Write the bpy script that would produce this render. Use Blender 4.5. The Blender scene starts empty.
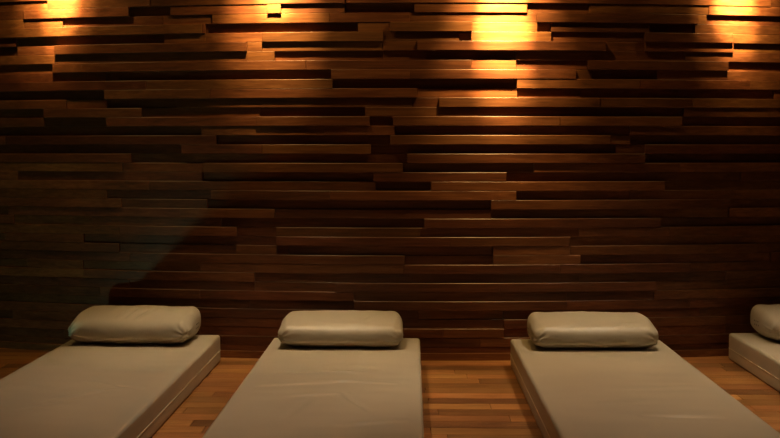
import bpy, bmesh, math, random
from mathutils import Vector, Matrix, noise
random.seed(7)
S = bpy.context.scene
C = S.collection

# ------------------------------------------------------------------ camera
F = 1000.0; W, Hh = 780, 438
TH = math.atan(71 / F); YA = math.atan(22 / F)
EYE = 1.147
cam_d = bpy.data.cameras.new('camera'); cam = bpy.data.objects.new('camera', cam_d); C.objects.link(cam)
cam.location = (0, 0, EYE)
cam.rotation_euler = (math.pi / 2 - TH, 0, YA)
cam_d.sensor_width = 36; cam_d.lens = 36 * F / W
cam_d.clip_start = 0.05
S.camera = cam

def ray(px, py):
    x = (px - W / 2) / F; u = -(py - Hh / 2) / F
    fy = math.cos(TH) + u * math.sin(TH); z = -math.sin(TH) + u * math.cos(TH)
    return (x * math.cos(YA) - fy * math.sin(YA), x * math.sin(YA) + fy * math.cos(YA), z)

BASE = 5.385            # the wall's backing on the room's axis
BOW = 0.0518            # the timber wall bows gently away at both ends
def wall_y(x): return BASE + BOW * x * x
def wall_x(px, py, h):  # where a sight line meets a plank face standing h out
    X, Y, z = ray(px, py)
    t = BASE / Y
    for _ in range(12): t = (wall_y(X * t) - h) / Y
    return X * t

# ------------------------------------------------------------------ helpers
def link(name, me, mat, parent=None):
    o = bpy.data.objects.new(name, me); C.objects.link(o)
    if mat: me.materials.append(mat)
    if parent: o.parent = parent
    return o
def struct(o): o['kind'] = 'structure'; return o

def nodes(name):
    m = bpy.data.materials.new(name); m.use_nodes = True
    nt = m.node_tree; return m, nt, nt.nodes['Principled BSDF']
def N(nt, t, **k):
    n = nt.nodes.new(t)
    for a, b in k.items():
        if a in n.inputs.keys(): n.inputs[a].default_value = b
        else: setattr(n, a, b)
    return n
def ramp(nt, stops):
    r = nt.nodes.new('ShaderNodeValToRGB'); e = r.color_ramp.elements
    while len(e) < len(stops): e.new(0.5)
    for i, (p, c) in enumerate(stops): e[i].position = p; e[i].color = (*c, 1)
    return r

def wood(name, dark, mid, light, rough, gx, gy, tint, bump=0.15, spec=0.5):
    """Sawn timber, grain along x; the 'board' attribute shifts pattern and tone from board to board."""
    m, nt, P = nodes(name); L = nt.links.new
    tc = N(nt, 'ShaderNodeTexCoord'); at = N(nt, 'ShaderNodeAttribute', attribute_name='board')
    mul = N(nt, 'ShaderNodeMath', operation='MULTIPLY'); mul.inputs[1].default_value = 37.0
    L(at.outputs['Fac'], mul.inputs[0])
    comb = N(nt, 'ShaderNodeCombineXYZ'); L(mul.outputs[0], comb.inputs[0]); L(mul.outputs[0], comb.inputs[2])
    add = N(nt, 'ShaderNodeVectorMath', operation='ADD'); L(tc.outputs['Object'], add.inputs[0]); L(comb.outputs[0], add.inputs[1])
    mp = N(nt, 'ShaderNodeMapping'); mp.inputs['Scale'].default_value = (gx, gy, gy); L(add.outputs[0], mp.inputs[0])
    n1 = N(nt, 'ShaderNodeTexNoise', Scale=1.0, Detail=6.0, Roughness=0.6, Distortion=0.6); L(mp.outputs[0], n1.inputs['Vector'])
    mp2 = N(nt, 'ShaderNodeMapping'); mp2.inputs['Scale'].default_value = (1.3, 9, 9); L(add.outputs[0], mp2.inputs[0])
    n2 = N(nt, 'ShaderNodeTexNoise', Scale=1.0, Detail=2.0); L(mp2.outputs[0], n2.inputs['Vector'])
    mx = N(nt, 'ShaderNodeMix', data_type='FLOAT'); mx.inputs[0].default_value = 0.42
    L(n1.outputs['Fac'], mx.inputs[2]); L(n2.outputs['Fac'], mx.inputs[3])
    r = ramp(nt, [(0.32, dark), (0.5, mid), (0.68, light)]); L(mx.outputs[0], r.inputs[0])
    wn = N(nt, 'ShaderNodeTexWhiteNoise', noise_dimensions='1D'); L(at.outputs['Fac'], wn.inputs['W'])
    mr = N(nt, 'ShaderNodeMapRange'); mr.inputs['To Min'].default_value = 1 - tint; mr.inputs['To Max'].default_value = 1 + tint
    L(wn.outputs['Value'], mr.inputs['Value'])
    hs = N(nt, 'ShaderNodeHueSaturation'); L(r.outputs[0], hs.inputs['Color']); L(mr.outputs[0], hs.inputs['Value'])
    mh = N(nt, 'ShaderNodeMapRange'); mh.inputs['To Min'].default_value = 0.485; mh.inputs['To Max'].default_value = 0.508
    L(wn.outputs['Color'], mh.inputs['Value']); L(mh.outputs[0], hs.inputs['Hue'])
    L(hs.outputs[0], P.inputs['Base Color'])
    P.inputs['Roughness'].default_value = rough
    P.inputs['Specular IOR Level'].default_value = spec
    b = N(nt, 'ShaderNodeBump', Strength=bump, Distance=0.002); L(n1.outputs['Fac'], b.inputs['Height']); L(b.outputs[0], P.inputs['Normal'])
    return m

M_wall = wood('wall timber', (0.065, 0.022, 0.009), (0.145, 0.052, 0.018), (0.24, 0.098, 0.037), 0.42, 3.0, 70.0, 0.32)
M_floor = wood('floor timber', (0.19, 0.074, 0.02), (0.32, 0.142, 0.042), (0.45, 0.225, 0.075), 0.36, 7.0, 90.0, 0.55, 0.05)
def plain(name, col, rough=0.8):
    m, nt, P = nodes(name); P.inputs['Base Color'].default_value = (*col, 1); P.inputs['Roughness'].default_value = rough
    n = N(nt, 'ShaderNodeTexNoise', Scale=30.0, Detail=3.0)
    b = N(nt, 'ShaderNodeBump', Strength=0.1, Distance=0.002); nt.links.new(n.outputs['Fac'], b.inputs['Height']); nt.links.new(b.outputs[0], P.inputs['Normal'])
    return m
M_plaster = plain('dark plaster', (0.05, 0.032, 0.022), 0.85)
M_back = plain('backing board', (0.03, 0.012, 0.006), 0.7)
M_pipe = plain('pale stitching cord', (0.72, 0.66, 0.52), 0.5)
M_hole = plain('dark metal eyelet', (0.05, 0.04, 0.03), 0.4)

def leather(name, scale, seed):
    m, nt, P = nodes(name); L = nt.links.new
    tc = N(nt, 'ShaderNodeTexCoord')
    n0 = N(nt, 'ShaderNodeTexNoise', Scale=2.5, Detail=2.0); L(tc.outputs['Object'], n0.inputs['Vector'])
    r = ramp(nt, [(0.3, (0.45, 0.39, 0.305)), (0.7, (0.51, 0.445, 0.345))]); L(n0.outputs['Fac'], r.inputs[0]); L(r.outputs[0], P.inputs['Base Color'])
    P.inputs['Roughness'].default_value = 0.42; P.inputs['Specular IOR Level'].default_value = 0.5
    n2 = N(nt, 'ShaderNodeTexNoise', Scale=420.0, Detail=2.0); L(tc.outputs['Object'], n2.inputs['Vector'])
    b2 = N(nt, 'ShaderNodeBump', Strength=0.12, Distance=0.0006); L(n2.outputs['Fac'], b2.inputs['Height'])
    L(b2.outputs[0], P.inputs['Normal'])
    return m
M_leather = leather('beige leather', 1, 0)

# ------------------------------------------------------------------ timber wall
# rows[k] = (x where a plank starts, how far it stands out in cm), row 0 nearest the frame's top edge
rows = {
0: [(-60,2.2),(47,4),(150,3.6),(267,4.4),(345,3.8),(589,3.6),(771,3.2)],
1: [(-60,3.2),(23,4),(130,1),(170,3.2),(267,4.2),(281,3.2),(345,1.5),(414,3.4),(527,2.2),(589,3),(709,3.4)],
2: [(-60,3.2),(24,3.1),(63,2.3),(163,2.4),(212,3.2),(330,3.3),(410,2.6),(537,3.4),(698,3),(706,2)],
3: [(-60,4),(202,3.4),(206,1.2),(358,3),(390,4.4),(472,2.6),(537,.4),(551,2.3),(649,.4),(695,3)],
4: [(-60,2.8),(17,.8),(164,3),(206,2.8),(262,3.8),(383,3.1),(459,.4),(471,2.8),(551,1.2),(645,4),(733,3)],
5: [(-60,1),(17,2.3),(54,4.2),(247,2.8),(262,2.6),(383,3),(417,4.2),(605,1.4),(645,2.9),(733,1.8)],
6: [(-60,2.4),(54,2.9),(247,3),(275,1.4),(383,1.9),(426,.6),(516,2.6),(605,1.5),(685,2)],
7: [(-60,1.1),(52,3.4),(306,3.1),(471,2.5),(516,1.8),(588,3.6),(727,.6)],
8: [(-60,2),(53,1.9),(107,.4),(331,3.4),(410,3.4),(576,1.8),(593,.4),(657,2.5),(727,2)],
9: [(-60,3.6),(146,3.4),(333,.4),(517,3.2),(640,3),(750,2.6)],
10:[(-60,1),(104,3.6),(210,3.4),(417,1.6),(518,2),(580,.6),(774,2)],
11:[(-60,3.2),(67,1.9),(108,.5),(176,2.4),(412,1.8),(439,3.8),(600,3.4),(693,3.6)],
12:[(-60,1),(43,3.4),(142,1.5),(260,1),(365,2.6),(438,2.7),(478,.6),(684,3)],
13:[(-60,3),(45,2),(106,3.4),(256,3.9),(370,.6),(393,3.9),(560,3.6),(681,1)],
14:[(-60,1),(201,3),(324,3.1),(395,.8),(520,1.2),(630,3)],
15:[(-60,3.4),(5,3.2),(217,.8),(369,2),(390,3.8),(610,2),(630,1)],
16:[(-60,1.2),(181,3.2),(262,3),(371,.8),(615,1.5),(645,3)],
17:[(-60,3),(132,1),(407,3.6),(644,.5)],
18:[(-60,2.8),(123,2.1),(203,3.4),(403,1),(534,2.8),(680,2.8)],
19:[(-60,3.2),(18,2.1),(203,.5),(373,3.4),(506,.9),(741,2)],
20:[(-60,3.2),(149,2.5),(376,1.2),(431,3.4),(664,1.2)],
21:[(-60,3.2),(108,1.6),(211,3.6),(330,3.4),(516,1),(630,1.9)],
22:[(-60,3.2),(122,2.6),(208,1),(491,3.4),(729,1)],
23:[(-60,2),(8,2.8),(180,3.2),(275,2.2),(491,1.2),(729,2.8)],
24:[(-60,3.4),(15,2),(92,2.2),(222,1),(424,3.2),(660,1)],
25:[(-60,3.2),(120,3.2),(237,1),(276,3),(420,1.8),(579,2.5),(670,3.2)],
26:[(-60,2.4),(5,3.2),(85,1),(276,3.4),(450,3.3),(570,1)],
27:[(-60,3.2),(120,2),(236,2.8),(277,2),(289,1),(493,3),(570,2.8),(756,1)],
28:[(-60,2.8),(130,3.2),(405,1.8),(493,3),(580,1),(771,2.5)],
29:[(-60,2),(27,3),(84,2),(200,3),(404,3.4),(560,3.3),(690,1.6)],
30:[(-60,3.2),(84,3.4),(255,2),(412,1.8),(580,1.6),(726,3)],
31:[(-60,2.4),(58,3.2),(130,2.8),(255,2.4),(335,3.4),(500,3.4),(656,1.4)],
32:[(-60,3.2),(100,3.4),(200,3.3),(354,2.6),(567,2.4),(654,3.2)],
33:[(-60,2),(98,2.6),(250,2.7),(354,3.6),(567,2.8),(690,2.9)],
34:[(-60,3),(83,3.3),(305,3),(418,1.4),(503,2.2),(700,2.3)],
35:[(-60,2),(13,3.1),(180,3.1),(305,2.4),(390,2.5),(504,3.4),(648,3),(725,2.5)],
36:[(-60,3.1),(200,3),(300,3.4),(443,3.3),(504,2.7),(725,2.5)],
37:[(-60,2.4),(64,3.1),(222,3.2),(480,3.1),(663,3.4),(730,2.8)],
38:[(-60,3.0),(150,3.1),(450,3.0),(640,3.2)],
}
ROW = 0.04972; TOP1 = 1.912; X0, X1 = -3.6, 3.6
bm = bmesh.new(); lay = bm.verts.layers.float.new('board')
def plank(xa, xb, zt, zb, h, bid):
    g = 0.0007; c = 0.0016
    xa += g * 0.5; xb -= g * 0.5; zt -= g; 
    n = max(1, math.ceil((xb - xa) / 0.2)); rings = []
    prof = [(0.0, zb), (h - c, zb), (h, zb + c), (h, zt - c), (h - c, zt), (0.0, zt)]
    xs = [xa, xa + c] + [xa + (xb - xa) * i / n for i in range(1, n)] + [xb - c, xb]
    for i, x in enumerate(xs):
        e = c if i in (0, len(xs) - 1) else 0
        ring = []
        for d, z in prof:
            v = bm.verts.new((x, wall_y(x) - max(0, min(d, h - e)), z)); v[lay] = bid; ring.append(v)
        rings.append(ring)
    for a, b in zip(rings, rings[1:]):
        for j in range(6):
            k = (j + 1) % 6
            bm.faces.new((a[j], a[k], b[k], b[j]))
    bm.faces.new(rings[0][::-1]); bm.faces.new(rings[-1])
pid = 0.0
for k in range(-12, 39):
    zt = TOP1 - ROW * (k - 1); zb = max(zt - ROW, 0.039)
    if k in rows:
        segs = rows[k]; out = []
        py = 219 + F * math.tan(-math.atan2((zt + zb) / 2 - EYE, 5.34) - TH)
        for x, h in segs[1:]:
            out.append((wall_x(x, py, h / 100), h / 100))
        cur = segs[0][1] / 100; xs = [X0] + [o[0] for o in out] + [X1]; hs = [cur] + [o[1] for o in out]
    else:
        xs = [X0]; hs = []
        while xs[-1] < X1:
            xs.append(xs[-1] + random.uniform(0.5, 1.6)); hs.append(random.choice([.02, .026, .03, .034, .034]) if k < -1 else .032)
        xs[-1] = X1
    # beyond the frame, break the two outer planks once more
    if xs[1] - xs[0] > 1.6:
        xs.insert(1, -2.75 + random.uniform(-.3, .25)); hs.insert(0, random.choice([.01, .02, .032]))
    if xs[-1] - xs[-2] > 1.7:
        xs.insert(len(xs) - 1, 2.75 + random.uniform(-.25, .3)); hs.append(random.choice([.01, .02, .032]))
    for a, b, h in zip(xs, xs[1:], hs):
        pid += 1; plank(a, b, zt, zb, h + random.uniform(-.0004, .0004), pid * 0.137 + 0.03)
bmesh.ops.recalc_face_normals(bm, faces=bm.faces)
me = bpy.data.meshes.new('wall_back'); bm.to_mesh(me); bm.free()
wall = struct(link('wall_back', me, M_wall))
wall['label'] = 'dark timber wall of staggered horizontal planks standing out by different depths'

def strip(name, za, zb, h0, h1, mat, bid=0.5):
    b = bmesh.new(); l = b.verts.layers.float.new('board'); prev = None; n = 36
    for i in range(n + 1):
        x = X0 + (X1 - X0) * i / n
        r = []
        for h, z in ((h0, za), (h1, za), (h1, zb), (h0, zb)):
            v = b.verts.new((x, wall_y(x) - h, z)); v[l] = bid; r.append(v)
        if prev:
            for j in range(4): b.faces.new((prev[j], prev[(j + 1) % 4], r[(j + 1) % 4], r[j]))
        else: b.faces.new(r[::-1])
        prev = r
    b.faces.new(prev); bmesh.ops.recalc_face_normals(b, faces=b.faces)
    m = bpy.data.meshes.new(name); b.to_mesh(m); b.free(); return link(name, m, mat)
struct(strip('baseboard_back', 0.0, 0.0385, 0.0, 0.044, M_wall, 3.3))
struct(strip('wall_back_core', 0.0, 2.55, -0.12, -0.001, M_back))

# ------------------------------------------------------------------ floor of short boards
bm = bmesh.new(); lay = bm.verts.layers.float.new('board'); y = wall_y(X0) - 0.12 - 0.12*0; bw = 0.098; bid = 0
yy = 6.1
while yy > -1.6:
    x = X0 - 0.2 - random.uniform(0, .6)
    while x < X1 + .2:
        ln = random.choice([.35, .5, .6, .75, .9]) + random.uniform(-.05, .05); g = .0011
        bid += 1
        vs = [bm.verts.new((a, b, 0.0)) for a, b in ((x + g, yy - bw + g), (x + ln - g, yy - bw + g), (x + ln - g, yy - g), (x + g, yy - g))]
        low = [bm.verts.new((v.co.x, v.co.y, -0.012)) for v in vs]
        for v in vs + low: v[lay] = bid * 0.173
        bm.faces.new(vs)
        for i in range(4): bm.faces.new((vs[i], low[i], low[(i + 1) % 4], vs[(i + 1) % 4]))
        x += ln
    yy -= bw
vs = [bm.verts.new(p) for p in ((-4.2, -1.7, -.012), (4.2, -1.7, -.012), (4.2, 6.1, -.012), (-4.2, 6.1, -.012))]; bm.faces.new(vs)
me = bpy.data.meshes.new('floor'); bm.to_mesh(me); bm.free()
struct(link('floor', me, M_floor))

def slab(name, lo, hi, mat):
    b = bmesh.new(); bmesh.ops.create_cube(b, size=1)
    for v in b.verts: v.co = Vector([(l + h) / 2 + c * (h - l) for l, h, c in zip(lo, hi, v.co)])
    m = bpy.data.meshes.new(name); b.to_mesh(m); b.free(); return struct(link(name, m, mat))
slab('ceiling', (-3.7, -1.7, 2.52), (3.7, 6.2, 2.6), M_plaster)
slab('wall_left', (-3.7, -1.7, 0), (-3.6, 6.2, 2.52), M_plaster)
slab('wall_right', (3.6, -1.7, 0), (3.7, 6.2, 2.52), M_plaster)
slab('wall_front', (-3.6, -1.7, 0), (3.6, -1.6, 2.52), M_plaster)

# ------------------------------------------------------------------ mattresses and pillows
def rounded_box(sx, sy, sz, r, nx, ny, nz):
    """verts and faces of a box with softened edges, centred on x and y, base at z 0; more rings near the edges"""
    b = bmesh.new()
    def ticks(s, n):
        inner = [-s / 2 + r + (s - 2 * r) * i / n for i in range(n + 1)]
        e = [r * (1 - math.tan(math.radians(a))) for a in (45, 30, 15)]
        lo = [-s / 2 + d for d in e]; hi = [s / 2 - d for d in e][::-1]
        return lo + inner + hi
    tx, ty, tz = ticks(sx, nx), ticks(sy, ny), ticks(sz, nz)
    cache = {}
    def vert(i, j, k):
        key = (i, j, k)
        if key not in cache:
            p = Vector((tx[i], ty[j], tz[k]))
            q = Vector((max(-sx/2+r, min(sx/2-r, p.x)), max(-sy/2+r, min(sy/2-r, p.y)), max(-sz/2+r, min(sz/2-r, p.z))))
            d = p - q
            if d.length > 1e-9: p = q + d.normalized() * r
            cache[key] = b.verts.new(p + Vector((0, 0, sz / 2)))
        return cache[key]
    a, c, e = len(tx) - 1, len(ty) - 1, len(tz) - 1
    for i in range(a):
        for j in range(c):
            b.faces.new((vert(i,j,0), vert(i,j+1,0), vert(i+1,j+1,0), vert(i+1,j,0)))
            b.faces.new((vert(i,j,e), vert(i+1,j,e), vert(i+1,j+1,e), vert(i,j+1,e)))
    for i in range(a):
        for k in range(e):
            b.faces.new((vert(i,0,k), vert(i+1,0,k), vert(i+1,0,k+1), vert(i,0,k+1)))
            b.faces.new((vert(i,c,k), vert(i,c,k+1), vert(i+1,c,k+1), vert(i+1,c,k)))
    for j in range(c):
        for k in range(e):
            b.faces.new((vert(0,j,k), vert(0,j,k+1), vert(0,j+1,k+1), vert(0,j+1,k)))
            b.faces.new((vert(a,j,k), vert(a,j+1,k), vert(a,j+1,k+1), vert(a,j,k+1)))
    return b

def tube(name, pts, rad, mat, parent, closed=True):
    b = bmesh.new(); n = len(pts); rings = []
    for i, p in enumerate(pts):
        p = Vector(p)
        t = (Vector(pts[(i + 1) % n]) - Vector(pts[i - 1])).normalized() if closed else (Vector(pts[min(i+1,n-1)]) - Vector(pts[max(i-1,0)])).normalized()
        u = t.orthogonal().normalized() if abs(t.z) > .9 else t.cross(Vector((0, 0, 1))).normalized()
        w = t.cross(u)
        rings.append([b.verts.new(p + (u * math.cos(a) + w * math.sin(a)) * rad) for a in [k * math.pi / 3 for k in range(6)]])
    for i in range(n if closed else n - 1):
        a, c = rings[i], rings[(i + 1) % n]
        for k in range(6): b.faces.new((a[k], a[(k+1)%6], c[(k+1)%6], c[k]))
    bmesh.ops.recalc_face_normals(b, faces=b.faces)
    m = bpy.data.meshes.new(name); b.to_mesh(m); b.free()
    for p in m.polygons: p.use_smooth = True
    return link(name, m, mat, parent)

def gauss(d, s): return math.exp(-(d / s) ** 2)
TH_M = 0.145; LEN = 1.95
def crease(p, a, b, w, d):
    """height of a soft fold whose centre runs from a to b"""
    a, b = Vector(a), Vector(b); ab = b - a; t = max(0, min(1, (p - a).dot(ab) / ab.length_squared))
    q = a + ab * t; return d * gauss((p - q).length, w) * (4 * t * (1 - t) if 0 < t < 1 else 0)

def make_mattress(width, folds, seed):
    root = bpy.data.objects.new('mattress', None); C.objects.link(root)
    b = rounded_box(width, LEN, TH_M, 0.014, 110, 230, 6)
    for v in b.verts:
        p = v.co; top = max(0, (p.z - TH_M * .55) / (TH_M * .45))
        ex = 1 - abs(p.x) / (width / 2); ey = 1 - abs(p.y) / (LEN / 2); e = min(1, max(0, ex * 6)) * min(1, max(0, ey * 14))
        d = 0.003 * noise.noise(Vector((p.x * 3, p.y * 3, seed))) + 0.0022 * noise.noise(Vector((p.x * 4 + 9, p.y * 13, seed + 3)))
        for f in folds: d += crease(Vector((p.x, p.y)), *f)
        d *= min(1, max(0, (LEN / 2 - .36 - p.y) / .06))      # flat where the pillow lies
        p.z += d * top * e + 0.002 * top * e
        s = 0.0022 * noise.noise(Vector((p.y * 6, p.z * 14, seed + 5)))
        if abs(abs(p.x) - width / 2) < 0.004: p.x += math.copysign(s, p.x)
    m = bpy.data.meshes.new('cover'); b.to_mesh(m); b.free()
    for q in m.polygons: q.use_smooth = True
    cov = link('cover', m, M_leather, root)
    # cord seam all round the side
    w, l, r, z = width / 2 + .0008, LEN / 2 + .0008, 0.014, 0.064
    pts = []
    for cx, cy, a0 in ((w - r, l - r, 0), (-w + r, l - r, 90), (-w + r, -l + r, 180), (w - r, -l + r, 270)):
        for k in range(5):
            a = math.radians(a0 + k * 22.5); pts.append((cx + r * math.cos(a), cy + r * math.sin(a), z))
    pts2 = []
    for i, p in enumerate(pts):
        q = pts[(i + 1) % len(pts)]; dist = math.dist(p, q); n = max(1, int(dist / .03))
        for k in range(n):
            x, y = p[0] + (q[0]-p[0])*k/n, p[1] + (q[1]-p[1])*k/n
            pts2.append((x, y, z + 0.0012 * noise.noise(Vector((x * 7, y * 7, seed)))))
    tube('piping', pts2, 0.0016, M_pipe, root)
    return root

def make_pillow(seed, folds, back_h=0.143, front_h=0.102):
    root = bpy.data.objects.new('pillow', None); C.objects.link(root)
    w, dp = 0.628, 0.315
    def shape(p):
        fy = (p.y + dp / 2) / dp                      # 0 front .. 1 back
        hgt = front_h + (back_h - front_h) * min(1, max(0, fy)) ** 0.8
        u = p.x / (w / 2); s = p.y / (dp / 2); t = p.z / 0.12
        bul = max(0, 1 - u ** 4) ** .5 * max(0, 1 - s * s)
        z = p.z / 0.12 * hgt + (0.017 * bul if t > .5 else 0) * (t - .5) * 2
        # the filling bellies at the middle of the height and pinches in at the corners
        belly = 4 * t * (1 - t)
        x = p.x * (1 - (0.022 + 0.05 * max(0, -s) + 0.02 * max(0, s)) * (1 - belly) - 0.05 * max(0, s) ** 2 - 0.012 * max(0, -s) ** 4)
        y = p.y * (1 - 0.03 * (1 - belly) * (1 - .5 * u ** 4))
        if s < 0: y -= 0.010 * (1 - u * u) * belly
        z += 0.006 * (1 - t) * (abs(u) ** 6)
        lo = max(0, 1 - t / .36) ** 1.5                   # the underside tucks in
        x -= math.copysign(0.016 * lo * abs(u) ** 3, x); y -= 0.045 * lo * s ** 3
        return Vector((x, y, z))
    b = rounded_box(w, dp, 0.12, 0.030, 110, 50, 14)
    for v in b.verts:
        p = v.co.copy(); q = shape(p); t = p.z / 0.12
        u = p.x / (w / 2); s = p.y / (dp / 2)
        d = 0.0050 * noise.noise(Vector((p.x * 5, p.y * 5, seed + p.z * 6)))
        d += 0.0022 * noise.noise(Vector((p.x * 22, p.y * 12, seed + 2 + p.z * 14)))
        if t > .3:
            for f in folds: d += crease(Vector((p.x, p.y)), *f) * min(1, (t - .3) * 2)
        # gathers fanning from the corner tucks
        for cx in (-1, 1):
            c = Vector((cx * w / 2 * .97, -dp / 2 * .92, .055)); r = (p - c).length
            ang = math.atan2(p.z - c.z, (p.x - c.x) * -cx)
            d += 0.0042 * math.sin(ang * 9 + seed) * math.exp(-(r / .065) ** 2) * min(1, r / .02)
            d -= 0.010 * math.exp(-(r / .016) ** 2)
        n = Vector((u ** 5, s ** 5, (t - .5) * 2)); n.normalize()
        v.co = q + n * d
    zmin = min(v.co.z for v in b.verts)
    for v in b.verts: v.co.z -= zmin
    bmesh.ops.recalc_face_normals(b, faces=b.faces)
    m = bpy.data.meshes.new('cover'); b.to_mesh(m); b.free()
    for q in m.polygons: q.use_smooth = True
    cov = link('cover', m, M_leather, root)
    # six small air holes in each end, set on the surface found by a ray
    from mathutils.bvhtree import BVHTree
    bv = BVHTree.FromPolygons([v.co[:] for v in m.vertices], [p.vertices[:] for p in m.polygons])
    for side in (-1, 1):
        for j in range(3):
            for k in range(2):
                o0 = Vector((side * .6, 0.0 + j * .022 + k * .006, .062 + k * .018))
                hit, nor, _, _ = bv.ray_cast(o0, Vector((-side, 0, 0)))
                if hit is None: continue
                hb = bmesh.new(); bmesh.ops.create_cone(hb, cap_ends=True, segments=10, radius1=.0045, radius2=.0036, depth=.0016)
                hm = bpy.data.meshes.new('air_hole'); hb.to_mesh(hm); hb.free()
                ho = link('air_hole', hm, M_hole, root); ho.location = hit
                ho.rotation_mode = 'QUATERNION'; ho.rotation_quaternion = nor.to_track_quat('Z', 'Y')
    return root

V2 = lambda *a: a
beds = [  # x centre, head y, width, turn, folds
 (-1.411, 5.30, 0.765, 0.0, [((.10, -.15), (.31, -.25), .011, -.006), ((-.05, -.48), (.20, -.21), .014, .006), ((.0, -.12), (.22, -.2), .012, .005), ((-.3, -.2), (.05, -.3), .03, .004), ((-.1, -.6), (.1, -.45), .02, .004)]),
 (-0.345, 5.235, 0.776, 0.0, [((-.34, -.13), (.14, -.02), .012, .006), ((-.10, -.02), (.30, -.07), .012, .006), ((-.27, .12), (.0, .15), .013, .005), ((-.05, .15), (.16, .13), .011, .005), ((-.17, -.29), (.10, -.23), .012, .006), ((.05, -.2), (.19, -.53), .013, -.006), ((.07, -.71), (.34, -.63), .018, .006), ((-.1, .3), (.2, .27), .02, .003), ((-.05, -.3), (-.13, -.65), .02, .004)]),
 (0.912, 5.22, 0.785, 0.0, [((-.07, -.54), (.26, -.56), .016, -.007), ((-.1, -.14), (.34, -.07), .022, .005), ((-.25, -.4), (.1, -.3), .03, .004), ((.0, .1), (.3, .14), .03, .003)]),
 (2.11, 5.42, 0.775, 0.0, [((-.2, .3), (.3, .25), .02, .004)]),
]
mlab = ['beige leather floor mattress, leftmost, pale cord seam along its right side',
        'beige leather floor mattress with rippled creases, second from left, right of the leftmost one',
        'beige leather floor mattress, third from left, running out at the lower right corner',
        'beige leather floor mattress cut off by the right edge of the photo']
for i, (cx, hy, wd, tn, folds) in enumerate(beds):
    o = make_mattress(wd, folds, i * 11.3 + 1)
    o.location = (cx, hy - LEN / 2, 0.0); o.rotation_euler.z = tn
    o['label'] = mlab[i]; o['category'] = 'mattress'; o['group'] = 'floor mattresses in a row against the timber wall'
pil = [  # centre x, centre y, turn, folds
 (-1.430, 5.115, -0.045, [((-.02, -.12), (.06, .1), .013, .011), ((.03, -.13), (.13, .06), .013, .010), ((-.08, -.12), (-.01, .05), .012, .009)]),
 (-0.357, 5.055, 0.0, [((-.2, -.10), (.2, -.12), .012, .003), ((.1, -.1), (.15, .0), .012, .003)]),
 (0.908, 5.05, 0.025, [((-.22, -.12), (-.05, -.10), .012, .003), ((.1, -.13), (.25, -.08), .012, .003)]),
 (2.135, 5.265, 0.07, [((-.2, -.1), (.1, -.05), .012, .003)]),
]
plab = ['beige leather pillow on the leftmost mattress, with folds across the middle of its top',
        'beige leather pillow on the second mattress from left, with a highlight along its front edge',
        'beige leather pillow on the third mattress from left, gathered corner at its front left',
        'beige leather pillow cut off by the right edge of the photo']
for i, (cx, cy, tn, folds) in enumerate(pil):
    o = make_pillow(i * 7.7 + 2, folds)
    o.location = (cx, cy, TH_M + 0.0035); o.rotation_euler.z = tn; o.scale = (1, 1, 1.09 if i in (0, 3) else 1)
    o['label'] = plab[i]; o['category'] = 'pillow'; o['group'] = 'pillows at the heads of the mattresses'

# ------------------------------------------------------------------ light
def spot(x, y, z, tx, ty, tz, watt, col, deg, blend, rad):
    l = bpy.data.lights.new('downlight', 'SPOT'); l.energy = watt; l.color = col; l.spot_size = math.radians(deg)
    l.spot_blend = blend; l.shadow_soft_size = rad
    o = bpy.data.objects.new('downlight', l); C.objects.link(o); o.location = (x, y, z)
    o.rotation_euler = (Vector((tx, ty, tz)) - Vector((x, y, z))).to_track_quat('-Z', 'Y').to_euler(); return o
AMB = (1.0, 0.61, 0.19)
for px, aim, core, maim, mcone, mid, skirt in ((63, 1.98, 1350, 2.13, 56, 330, 24), (276, 2.03, 1800, 2.08, 56, 560, 34), (503, 1.80, 1900, 1.93, 56, 330, 36), (733, 1.95, 1500, 2.10, 56, 330, 9)):
    x = wall_x(px, 5, .03); yw = wall_y(x)
    spot(x, yw - 0.30, 2.48, x, yw, aim, core, AMB, 28, 1.0, 0.014)
    spot(x, yw - 0.30, 2.48, x, yw, maim, mid, AMB, mcone, 1.0, 0.014)
    spot(x, yw - 0.30, 2.48, x, yw, aim - .2, skirt, AMB, 110, 1.0, 0.014)
WARM = (1.0, 0.77, 0.49)
for x, tx, w, d in ((-0.60, -.78, 100, 66), (1.2, 1.1, 98, 68), (3.1, 2.4, 66, 60)):
    spot(x, 4.82, 2.48, tx, 4.35, 0, w, WARM, d, 0.8, 0.03)
p = bpy.data.lights.new('floor_uplight', 'POINT'); p.energy = 5.8; p.color = (0.48, 1.0, 0.66); p.shadow_soft_size = 0.008
o = bpy.data.objects.new('floor_uplight', p); C.objects.link(o); o.location = (-1.915, 3.98, 0.018)

w = bpy.data.worlds.new('world'); S.world = w; w.use_nodes = True
w.node_tree.nodes['Background'].inputs[0].default_value = (0.02, 0.012, 0.01, 1)
S.view_settings.view_transform = 'Standard'; S.view_settings.look = 'None'
S.view_settings.exposure = 0.0; S.view_settings.gamma = 1.0; S.view_settings.use_curve_mapping = False
